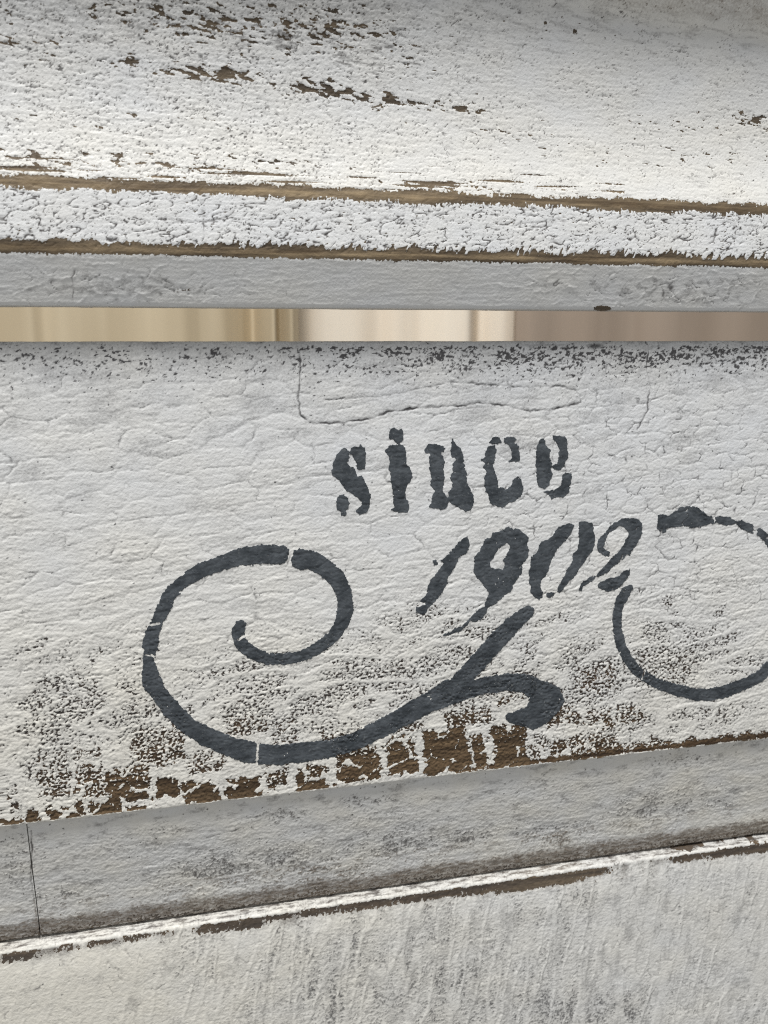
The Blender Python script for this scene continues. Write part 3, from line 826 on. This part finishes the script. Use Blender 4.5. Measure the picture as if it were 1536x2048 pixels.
def moulding(x0, x1):
    return Board('cove_moulding', [at(12, zm), at(-0.7, zm, 0.3, CO), sp(1640, 1.0, 8), sp(1710, 3.0, 8), (0.0041, z_cr, 0.0, None, 'crease'), at(12, z_cr, 0, CO)],
                 x_samples(x0, x1, max(x0, frame_x(1700, 0.0)[0]), min(x1, frame_x(1700, 0.0)[1]), DS, 0.0014), moulding_fields, DS)


d_ = ray(64, 1720)
xj = EYE[0] + (0.002 - EYE[1]) / d_[1] * d_[0]
moulds = [moulding(XL, xj - 0.00012), moulding(xj + 0.00012, XR)]

# lower panel with its ledge
zp = z_cr - 0.0001
z_pb = section_point(2330, -0.002)[1]
a, b_ = frame_x(1900, 0.0)
panel = Board('lower_panel', [at(12, zp), at(6.5, zp, 0.5, CO), sp(1793, 2.0, 0.8, None, 'arris'), sp(1850, 1.1, 3), sp(2190, 0.0, 3), at(-2.0, z_pb, 0.5, CO), at(12, z_pb, 1, CO)],
              x_samples(XL, XR, a, b_, DS, 0.0014), panel_fields, DS)
mark(panel.obj, 'cream lower panel with brown chips under its ledge')
for o in (rail, slat, panel, *moulds):
    o.obj.parent = bench


# ------------------------------------------------------------------ stencilled marks, raised paint on the slat
def Z(sc_, ou, ov, pts):
    return [(ou + p[0] / sc_, ov + p[1] / sc_) + ((p[2] / sc_,) if len(p) > 2 else ()) for p in pts]


def stencil(name, shapes, seed, label=None, cuts=(), holes=0.0, rough=2.0):
    """shapes: list of polygons / strokes in image pixel coordinates; polygons may carry a hole."""
    U, V = slat.U, slat.V
    us = [p[0] for s_ in shapes for p in s_[1]]; vs_ = [p[1] for s_ in shapes for p in s_[1]]
    pad = 34
    box = (U > min(us) - pad) & (U < max(us) + pad) & (V > min(vs_) - pad) & (V < max(vs_) + pad) & (slat.S > slat.tags['top_arris']) & (slat.S < slat.tags['arris'])
    rows = np.where(box.any(1))[0]; cols = np.where(box.any(0))[0]
    r0, r1, c0, c1 = rows[0], rows[-1] + 1, cols[0], cols[-1] + 1
    u, v = U[r0:r1, c0:c1], V[r0:r1, c0:c1]
    x, s = slat.X[r0:r1, c0:c1] * 1000, slat.S[r0:r1, c0:c1] * 1000
    f = np.full(u.shape, 1e9)
    for s_ in shapes:
        if s_[0] == 'poly':
            g = polygon_sdf(u, v, s_[1])
            if len(s_) > 2:
                g = np.maximum(g, -polygon_sdf(u, v, s_[2]))
        else:
            g = stroke_sdf(u, v, s_[1])
        f = np.minimum(f, g)
    for wd, pts in cuts:
        f = np.maximum(f, wd - poly_dist(u, v, pts))
    f = f + rough * (1.3 * fbm(x / 1.5, s / 1.5, seed, 2) + 1.9 * fbm(x / 0.62, s / 0.5, seed + 5, 2, 0.7))
    if holes:
        hn = fbm(x / 1.3, s / 1.1, seed + 9, 2, 0.6)
        f = np.maximum(f, 14.0 * (hn - (0.72 - holes)))
    crk = slat.crack[r0:r1, c0:c1]
    f = np.maximum(f, 12.0 * (crk * np.clip(0.8 + 0.9 * perlin(x / 3, s / 3, seed + 21), 0, 1.3) - 0.62))
    f = np.maximum(f, 14.0 * (fbm(x / 0.75, s / 0.6, seed + 23, 2, 0.6) + 0.35 * fbm(x / 6, s / 6, seed + 25, 2) - 0.54))
    P = slat.P[r0:r1, c0:c1]
    nor = np.broadcast_to(slat.nor3[r0:r1], P.shape)
    lift = 0.000085 + 0.00004 * fbm(x / 1.2, s / 1.2, seed + 13, 2)
    T = P + nor * lift[..., None]
    LO = P - nor * 0.00008
    verts, faces, key = [], [], {}

    def vert(k, p):
        if k not in key:
            key[k] = len(verts)
            verts.append(tuple(p))
        return key[k]
    inside = f < 0
    any_in = inside[:-1, :-1] | inside[1:, :-1] | inside[:-1, 1:] | inside[1:, 1:]
    nc = u.shape[1]
    for i, j in zip(*np.where(any_in)):
        cs = [(i, j), (i + 1, j), (i + 1, j + 1), (i, j + 1)]
        vals = [f[c] for c in cs]
        ring = []
        for k in range(4):
            A, B = cs[k], cs[(k + 1) % 4]
            fa, fb = vals[k], vals[(k + 1) % 4]
            if fa < 0:
                ring.append((vert(('t',) + A, T[A]), None))
            if (fa < 0) != (fb < 0):
                t = fa / (fa - fb)
                kk = ('e',) + tuple(sorted((A, B)))
                top = vert(kk, T[A] + (T[B] - T[A]) * t)
                low = vert(('l',) + kk, LO[A] + (LO[B] - LO[A]) * t)
                ring.append((top, low))
        if len(ring) >= 3:
            faces.append([r[0] for r in ring])
            n = len(ring)
            for k in range(n):
                (a1, l1), (a2, l2) = ring[k], ring[(k + 1) % n]
                if l1 is not None and l2 is not None:
                    faces.append([a2, a1, l1, l2])
    me = bpy.data.meshes.new(name)
    me.from_pydata(verts, [], faces)
    me.polygons.foreach_set('use_smooth', np.ones(len(me.polygons), bool))
    me.materials.append(SLATE)
    o = bpy.data.objects.new(name, me)
    col.objects.link(o)
    o.parent = slat.obj
    if label:
        o['label'] = label
    return o


def z1(p): return Z(6.144, 650, 840, p)
def z2(p): return Z(4.8, 840, 840, p)
def z3(p): return Z(5.12, 820, 1020, p)
def z4(p): return Z(5.908, 1040, 1010, p)
def z5(p): return Z(4.571, 1200, 1000, p)
def z6(p): return Z(4.655, 820, 1190, p)
def z7(p): return Z(3.339, 270, 1070, p)
def z8(p): return Z(2.438, 270, 1280, p)


stencil('stencil_letter', [
    ('poly', z1([(200, 355), (255, 345), (295, 390), (300, 470), (270, 520), (300, 570), (350, 580), (375, 640), (400, 690), (450, 685), (490, 750), (540, 870), (565, 940), (550, 1000), (540, 1080), (500, 1140), (430, 1160), (380, 1145), (385, 1100), (450, 1040), (450, 1000), (380, 940), (300, 890), (250, 860), (180, 745), (100, 690), (70, 640), (90, 590), (105, 510), (150, 420)])),
    ('poly', z1([(320, 350), (360, 335), (420, 330), (432, 275), (460, 320), (490, 340), (505, 420), (490, 600), (440, 620), (395, 600), (390, 530), (360, 470), (310, 420)])),
    ('poly', z1([(170, 920), (230, 915), (280, 960), (298, 1020), (285, 1090), (255, 1110), (262, 1170), (235, 1182), (195, 1170), (190, 1110), (150, 1105), (135, 1030), (150, 960)]))],
    201, 'dark grey stencilled letter s', rough=1.5)
stencil('stencil_letter', [
    ('poly', z1([(800, 100), (840, 85), (900, 125), (940, 105), (962, 140), (960, 240), (925, 285), (910, 295), (870, 280), (840, 240), (800, 235), (775, 195), (790, 150)])),
    ('poly', z1([(790, 300), (870, 310), (940, 295), (985, 345), (1000, 470), (1000, 540), (1040, 575), (1065, 640), (1070, 710), (1010, 810), (980, 880), (985, 940), (1020, 1010), (1040, 1080), (1020, 1130), (930, 1140), (850, 1130), (815, 1100), (855, 1070), (835, 1000), (830, 850), (805, 750), (805, 640), (780, 590), (800, 520), (780, 440), (740, 380)]))],
    211, 'dark grey stencilled letter i', rough=1.5)
stencil('stencil_letter', [
    ('poly', z2([(70, 240), (110, 225), (150, 225), (190, 235), (235, 260), (230, 300), (200, 310), (220, 360), (235, 410), (220, 470), (235, 560), (225, 620), (220, 680), (250, 730), (275, 770), (265, 830), (215, 860), (140, 850), (85, 830), (110, 790), (110, 740), (140, 680), (100, 630), (105, 550), (90, 470), (85, 400), (95, 320), (50, 315), (40, 290)])),
    ('poly', z2([(300, 200), (318, 185), (350, 240), (400, 280), (412, 340), (425, 400), (430, 460), (450, 520), (445, 590), (475, 640), (480, 670), (515, 720), (515, 790), (490, 860), (440, 880), (390, 850), (330, 820), (270, 780), (275, 690), (310, 650), (310, 600), (285, 560), (310, 500), (320, 410), (350, 375), (305, 350), (285, 290), (305, 250)]))],
    221, 'dark grey stencilled letter n', rough=1.5)
stencil('stencil_letter', [
    ('poly', z2([(665, 215), (690, 175), (730, 155), (770, 180), (780, 215), (740, 230), (690, 230)])),
    ('poly', z2([(660, 250), (720, 240), (735, 290), (720, 330), (720, 400), (700, 430), (715, 480), (740, 560), (755, 650), (790, 645), (825, 665), (870, 640), (890, 580), (940, 535), (970, 570), (990, 640), (980, 720), (920, 770), (850, 800), (790, 840), (740, 835), (670, 790), (660, 730), (625, 680), (620, 620), (615, 560), (640, 500), (605, 450), (630, 410), (575, 385), (630, 350), (625, 310)])),
    ('poly', z2([(800, 180), (830, 165), (900, 165), (930, 185), (910, 215), (945, 250), (955, 320), (955, 400), (900, 400), (850, 400), (880, 375), (880, 320), (865, 260), (850, 235), (815, 225)]))],
    231, 'dark grey stencilled letter c', holes=0.06, rough=1.5)
stencil('stencil_letter', [
    ('poly', z2([(1150, 190), (1180, 175), (1205, 195), (1200, 230), (1255, 290), (1240, 330), (1250, 380), (1270, 410), (1255, 460), (1270, 510), (1245, 600), (1240, 630), (1190, 665), (1140, 640), (1120, 590), (1115, 480), (1110, 420), (1115, 280), (1135, 230)])),
    ('poly', z2([(1275, 150), (1330, 145), (1390, 160), (1412, 200), (1415, 290), (1420, 360), (1390, 400), (1385, 440), (1330, 485), (1290, 470), (1265, 440), (1320, 410), (1330, 340), (1335, 270), (1310, 210), (1280, 190)])),
    ('poly', z2([(1180, 690), (1240, 675), (1300, 670), (1355, 625), (1370, 520), (1400, 505), (1455, 515), (1445, 600), (1430, 700), (1380, 740), (1310, 740), (1265, 760), (1230, 710)]))],
    241, 'dark grey stencilled letter e', rough=1.5)
stencil('stencil_numeral', [
    ('poly', z3([(585, 270), (610, 350), (605, 400), (550, 460), (500, 490), (470, 560), (430, 640), (385, 680), (385, 740), (340, 820), (290, 900), (230, 960), (180, 1010), (150, 1070), (110, 1070), (60, 1050), (65, 990), (110, 985), (155, 965), (100, 930), (160, 870), (170, 800), (210, 720), (280, 630), (340, 540), (310, 515), (370, 470), (430, 410), (490, 340), (540, 290)])),
    ('poly', z3([(235, 515), (265, 510), (270, 540), (300, 550), (245, 570)]))],
    251, 'dark grey slanted stencilled numeral one', rough=1.6)
stencil('stencil_numeral', [
    ('poly', z3([(1000, 170), (1060, 190), (1120, 190), (1150, 230), (1215, 275), (1200, 350), (1215, 400), (1205, 480), (1150, 560), (1145, 640), (1080, 730), (1050, 790), (1020, 840), (940, 890), (880, 960), (800, 1005), (770, 1060), (740, 1110), (680, 1140), (620, 1135), (580, 1180), (510, 1250), (430, 1270), (350, 1290), (330, 1275), (420, 1240), (470, 1210), (530, 1190), (580, 1140), (640, 1080), (700, 1020), (760, 990), (780, 920), (810, 850), (770, 790), (750, 760), (690, 700), (650, 640), (660, 570), (650, 490), (710, 430), (750, 340), (770, 290), (830, 280), (840, 235), (880, 225), (940, 210)]),
     z3([(990, 335), (1030, 380), (1010, 420), (980, 470), (950, 520), (970, 560), (950, 620), (920, 600), (860, 605), (820, 580), (820, 540), (860, 470), (900, 400), (950, 360)]))],
    261, 'dark grey slanted stencilled numeral nine with a long tail', rough=1.6)
stencil('stencil_numeral', [
    ('poly', z4([(600, 210), (640, 240), (620, 300), (580, 370), (500, 460), (430, 530), (400, 600), (370, 650), (345, 740), (310, 820), (250, 890), (235, 990), (270, 1030), (265, 1090), (230, 1115), (170, 1090), (125, 1040), (125, 950), (105, 920), (110, 850), (100, 790), (130, 690), (130, 610), (180, 575), (215, 540), (230, 460), (270, 425), (340, 400), (400, 340), (450, 260), (540, 230)])),
    ('poly', z4([(700, 200), (770, 190), (860, 220), (865, 310), (885, 360), (885, 420), (860, 540), (800, 600), (770, 660), (700, 750), (650, 840), (580, 900), (520, 970), (490, 1030), (440, 1035), (445, 960), (500, 880), (550, 770), (620, 670), (625, 570), (670, 540), (690, 450), (700, 390), (690, 330), (700, 260)])),
    ('poly', z4([(310, 1050), (350, 1030), (400, 1030), (395, 1065), (350, 1100), (310, 1095)]))],
    271, 'dark grey slanted stencilled numeral nought', rough=1.3)
stencil('stencil_numeral', [
    ('poly', z4([(1210, 155), (1330, 150), (1400, 165), (1435, 210), (1445, 330), (1410, 410), (1370, 480), (1310, 550), (1300, 600), (1260, 580), (1210, 640), (1150, 690), (1090, 730), (1040, 790), (950, 840), (890, 850), (860, 890), (790, 930), (740, 970), (730, 1010), (690, 1010), (700, 960), (750, 900), (830, 845), (900, 835), (930, 790), (1000, 720), (1050, 650), (1110, 600), (1170, 540), (1210, 490), (1240, 420), (1280, 350), (1280, 310), (1230, 270), (1170, 240), (1110, 300), (1060, 320), (1020, 370), (1000, 440), (980, 500), (1010, 530), (1060, 545), (1050, 605), (990, 595), (930, 560), (905, 500), (915, 420), (960, 360), (1010, 320), (1060, 250), (1130, 200)])),
    ('poly', z4([(905, 945), (950, 905), (1010, 890), (1070, 850), (1110, 860), (1170, 835), (1220, 790), (1295, 745), (1305, 800), (1250, 880), (1200, 950), (1140, 995), (1040, 1025), (980, 1000), (930, 980)]))],
    281, 'dark grey slanted stencilled numeral two', rough=1.2)
lower_arc = z8([(65, 100, 52), (75, 150, 72), (110, 250, 76), (180, 340, 92), (260, 420, 84), (350, 470, 98), (450, 515, 96), (530, 540, 106), (610, 556, 100), (700, 560, 96), (830, 545, 98), (950, 530, 84), (1080, 490, 84), (1200, 430, 88), (1330, 360, 94), (1450, 295, 100), (1530, 245, 104)])
stencil('stencil_scroll', [
    ('stroke', z7([(705, 600, 72), (685, 650, 84), (705, 720, 84), (775, 785, 88), (880, 825, 78), (1000, 828, 74), (1120, 808, 70), (1230, 750, 80), (1320, 680, 80), (1380, 590, 90), (1405, 500, 108), (1400, 400, 104), (1350, 290, 114), (1270, 220, 120), (1180, 165, 126), (1110, 160, 140)])),
    ('stroke', z7([(980, 130, 122), (850, 127, 128), (700, 145, 116), (570, 190, 98), (430, 240, 98), (310, 320, 84), (230, 400, 88), (185, 500, 98), (150, 565, 76), (115, 660, 98), (102, 740, 108), (98, 780, 80), (90, 850, 76), (95, 930, 104), (105, 1000, 104)])),
    ('stroke', lower_arc),
    ('stroke', z6([(100, 1050, 165), (250, 960, 165), (400, 870, 150), (600, 660, 165), (800, 430, 165), (950, 280, 155), (1100, 150, 110)])),
    ('poly', z6([(330, 830), (480, 830), (650, 770), (920, 725), (1080, 735), (1250, 800), (1390, 860), (1440, 990), (1380, 1090), (1290, 1180), (1150, 1255), (1010, 1215), (910, 1180), (880, 1120), (920, 1100), (1000, 1070), (1090, 1040), (1110, 960), (1060, 915), (900, 890), (700, 920), (540, 965), (330, 1045), (200, 1080)]))],
    291, 'dark grey stencilled spiral scroll with a forked tail',
    cuts=[(4.5, z7([(1050, 60), (1040, 130), (1005, 240)])), (2.4, z7([(100, 600), (165, 590)])), (2.0, z7([(60, 800), (130, 806)])), (2.2, z8([(600, 480), (592, 620)])),
          (2.0, z7([(690, 700), (735, 670)])), (1.5, z7([(300, 380), (325, 370)]))], holes=0.0, rough=1.9)
stencil('stencil_scroll', [
    ('poly', z5([(530, 140), (560, 125), (620, 145), (690, 100), (740, 60), (870, 55), (940, 100), (990, 150), (1020, 145), (1040, 180), (1040, 210), (960, 235), (840, 260), (780, 235), (650, 250), (615, 260), (605, 295), (570, 305), (525, 270), (525, 200)])),
    ('poly', z5([(1050, 150), (1100, 145), (1190, 160), (1245, 190), (1290, 185), (1390, 220), (1418, 260), (1400, 305), (1360, 295), (1290, 260), (1240, 215), (1150, 235), (1050, 205)])),
    ('stroke', z5([(1462, 295, 66), (1520, 345, 78), (1620, 470, 85), (1700, 700, 90), (1720, 950, 95), (1680, 1250, 100), (1580, 1490, 100), (1450, 1620, 100), (1300, 1690, 104), (1150, 1750, 112), (1000, 1780, 114), (880, 1780, 112), (760, 1750, 108), (620, 1712, 100), (500, 1668, 96), (400, 1605, 94), (340, 1565, 90), (250, 1450, 92), (190, 1330, 88), (160, 1200, 82), (152, 1080, 78), (175, 950, 88), (220, 860, 92), (262, 800, 78)]))],
    301, 'dark grey stencilled round scroll',
    cuts=[(1.6, z5([(380, 1640), (410, 1560)])), (3.5, z5([(1420, 240), (1420, 330)])), (4, z5([(180, 790), (330, 735)]))], rough=1.7)


# ------------------------------------------------------------------ curtains far behind the gap
def curtain(name, pts, mat, label, thick=0.004, z0=-0.75, z1=0.75):
    """pts: plan line (x, y) of the cloth, hung upright."""
    P = np.array(pts)
    t = np.linspace(0, 1, len(P)); tt = np.linspace(0, 1, len(P) * 10)
    # smooth plan line
    fx = np.interp(tt, t, P[:, 0]); fy = np.interp(tt, t, P[:, 1])
    for _ in range(6):
        fy[1:-1] = 0.25 * fy[:-2] + 0.5 * fy[1:-1] + 0.25 * fy[2:]
    n = len(fx)
    zs = np.linspace(z0, z1, 25)
    verts, faces = [], []
    for side in (0, 1):
        for z in zs:
            sway = 0.006 * np.sin(2.2 * z + fx * 9)
            for k in range(n):
                verts.append((fx[k] + sway[k] * 0.3, fy[k] + sway[k] + side * thick, z))
    nz = len(zs)

    def vid(s_, i, k): return (s_ * nz + i) * n + k
    for i in range(nz - 1):
        for k in range(n - 1):
            faces.append((vid(0, i, k), vid(0, i, k + 1), vid(0, i + 1, k + 1), vid(0, i + 1, k)))
            faces.append((vid(1, i, k), vid(1, i + 1, k), vid(1, i + 1, k + 1), vid(1, i, k + 1)))
        for k in (0, n - 1):
            q = (vid(0, i, k), vid(0, i + 1, k), vid(1, i + 1, k), vid(1, i, k))
            faces.append(q if k == 0 else q[::-1])
    for k in range(n - 1):
        faces.append((vid(0, 0, k), vid(1, 0, k), vid(1, 0, k + 1), vid(0, 0, k + 1)))
        faces.append((vid(0, nz - 1, k), vid(0, nz - 1, k + 1), vid(1, nz - 1, k + 1), vid(1, nz - 1, k)))
    me = bpy.data.meshes.new(name)
    me.from_pydata(verts, [], faces)
    me.polygons.foreach_set('use_smooth', np.ones(len(me.polygons), bool))
    me.materials.append(mat)
    o = bpy.data.objects.new(name, me)
    col.objects.link(o)
    mark(o, label, 'curtain', 'curtains hanging behind the bench back')
    return o


def bx(u, y):
    d = ray(u, 650)
    return EYE[0] + (y - EYE[1]) / d[1] * d[0]


YB = 0.50
tan_pts = [(bx(u, YB), YB + o) for u, o in ((-900, .02), (-800, -.02), (-700, .02), (-560, -.02), (-450, .02), (-330, -.02), (-220, .02), (-120, -.01), (-40, .012), (30, .004), (70, -.003), (95, .004), (130, -.003), (200, .0), (260, .003),
                                            (300, .002), (330, -.004), (370, -.006), (400, .001), (450, .006), (490, .022), (512, .032), (525, .012), (545, -.012), (562, .016), (580, -.010), (598, .010), (606, .03))]
curtain('curtain', tan_pts, fabric('tan_cloth', (0.48, 0.395, 0.265), (0.57, 0.48, 0.335)), 'tan curtain in soft upright folds behind the gap')
YC = 0.56
cream_pts = [(bx(u, YC), YC + o) for u, o in ((585, .01), (620, -.004), (660, .0), (720, .004), (760, .012), (800, .004), (850, .010), (890, -.008), (930, -.014), (965, .012), (1000, -.006), (1040, -.004), (1080, .004), (1130, .01))]
curtain('curtain', cream_pts, fabric('cream_cloth', (0.78, 0.68, 0.55), (0.85, 0.77, 0.65)), 'pale cream curtain hanging between the tan and the taupe one')
YT = 0.50
taupe_pts = [(bx(u, YT), YT + o) for u, o in ((1036, .004), (1060, -.004), (1120, .003), (1180, -.003), (1260, .006), (1330, -.003), (1420, .004), (1500, .0), (1600, .01), (1750, -.01), (1900, .012), (2100, -.01), (2300, .01), (2600, 0))]
curtain('curtain', taupe_pts, fabric('taupe_cloth', (0.30, 0.235, 0.18), (0.345, 0.275, 0.215)), 'taupe brown curtain hanging nearly flat')
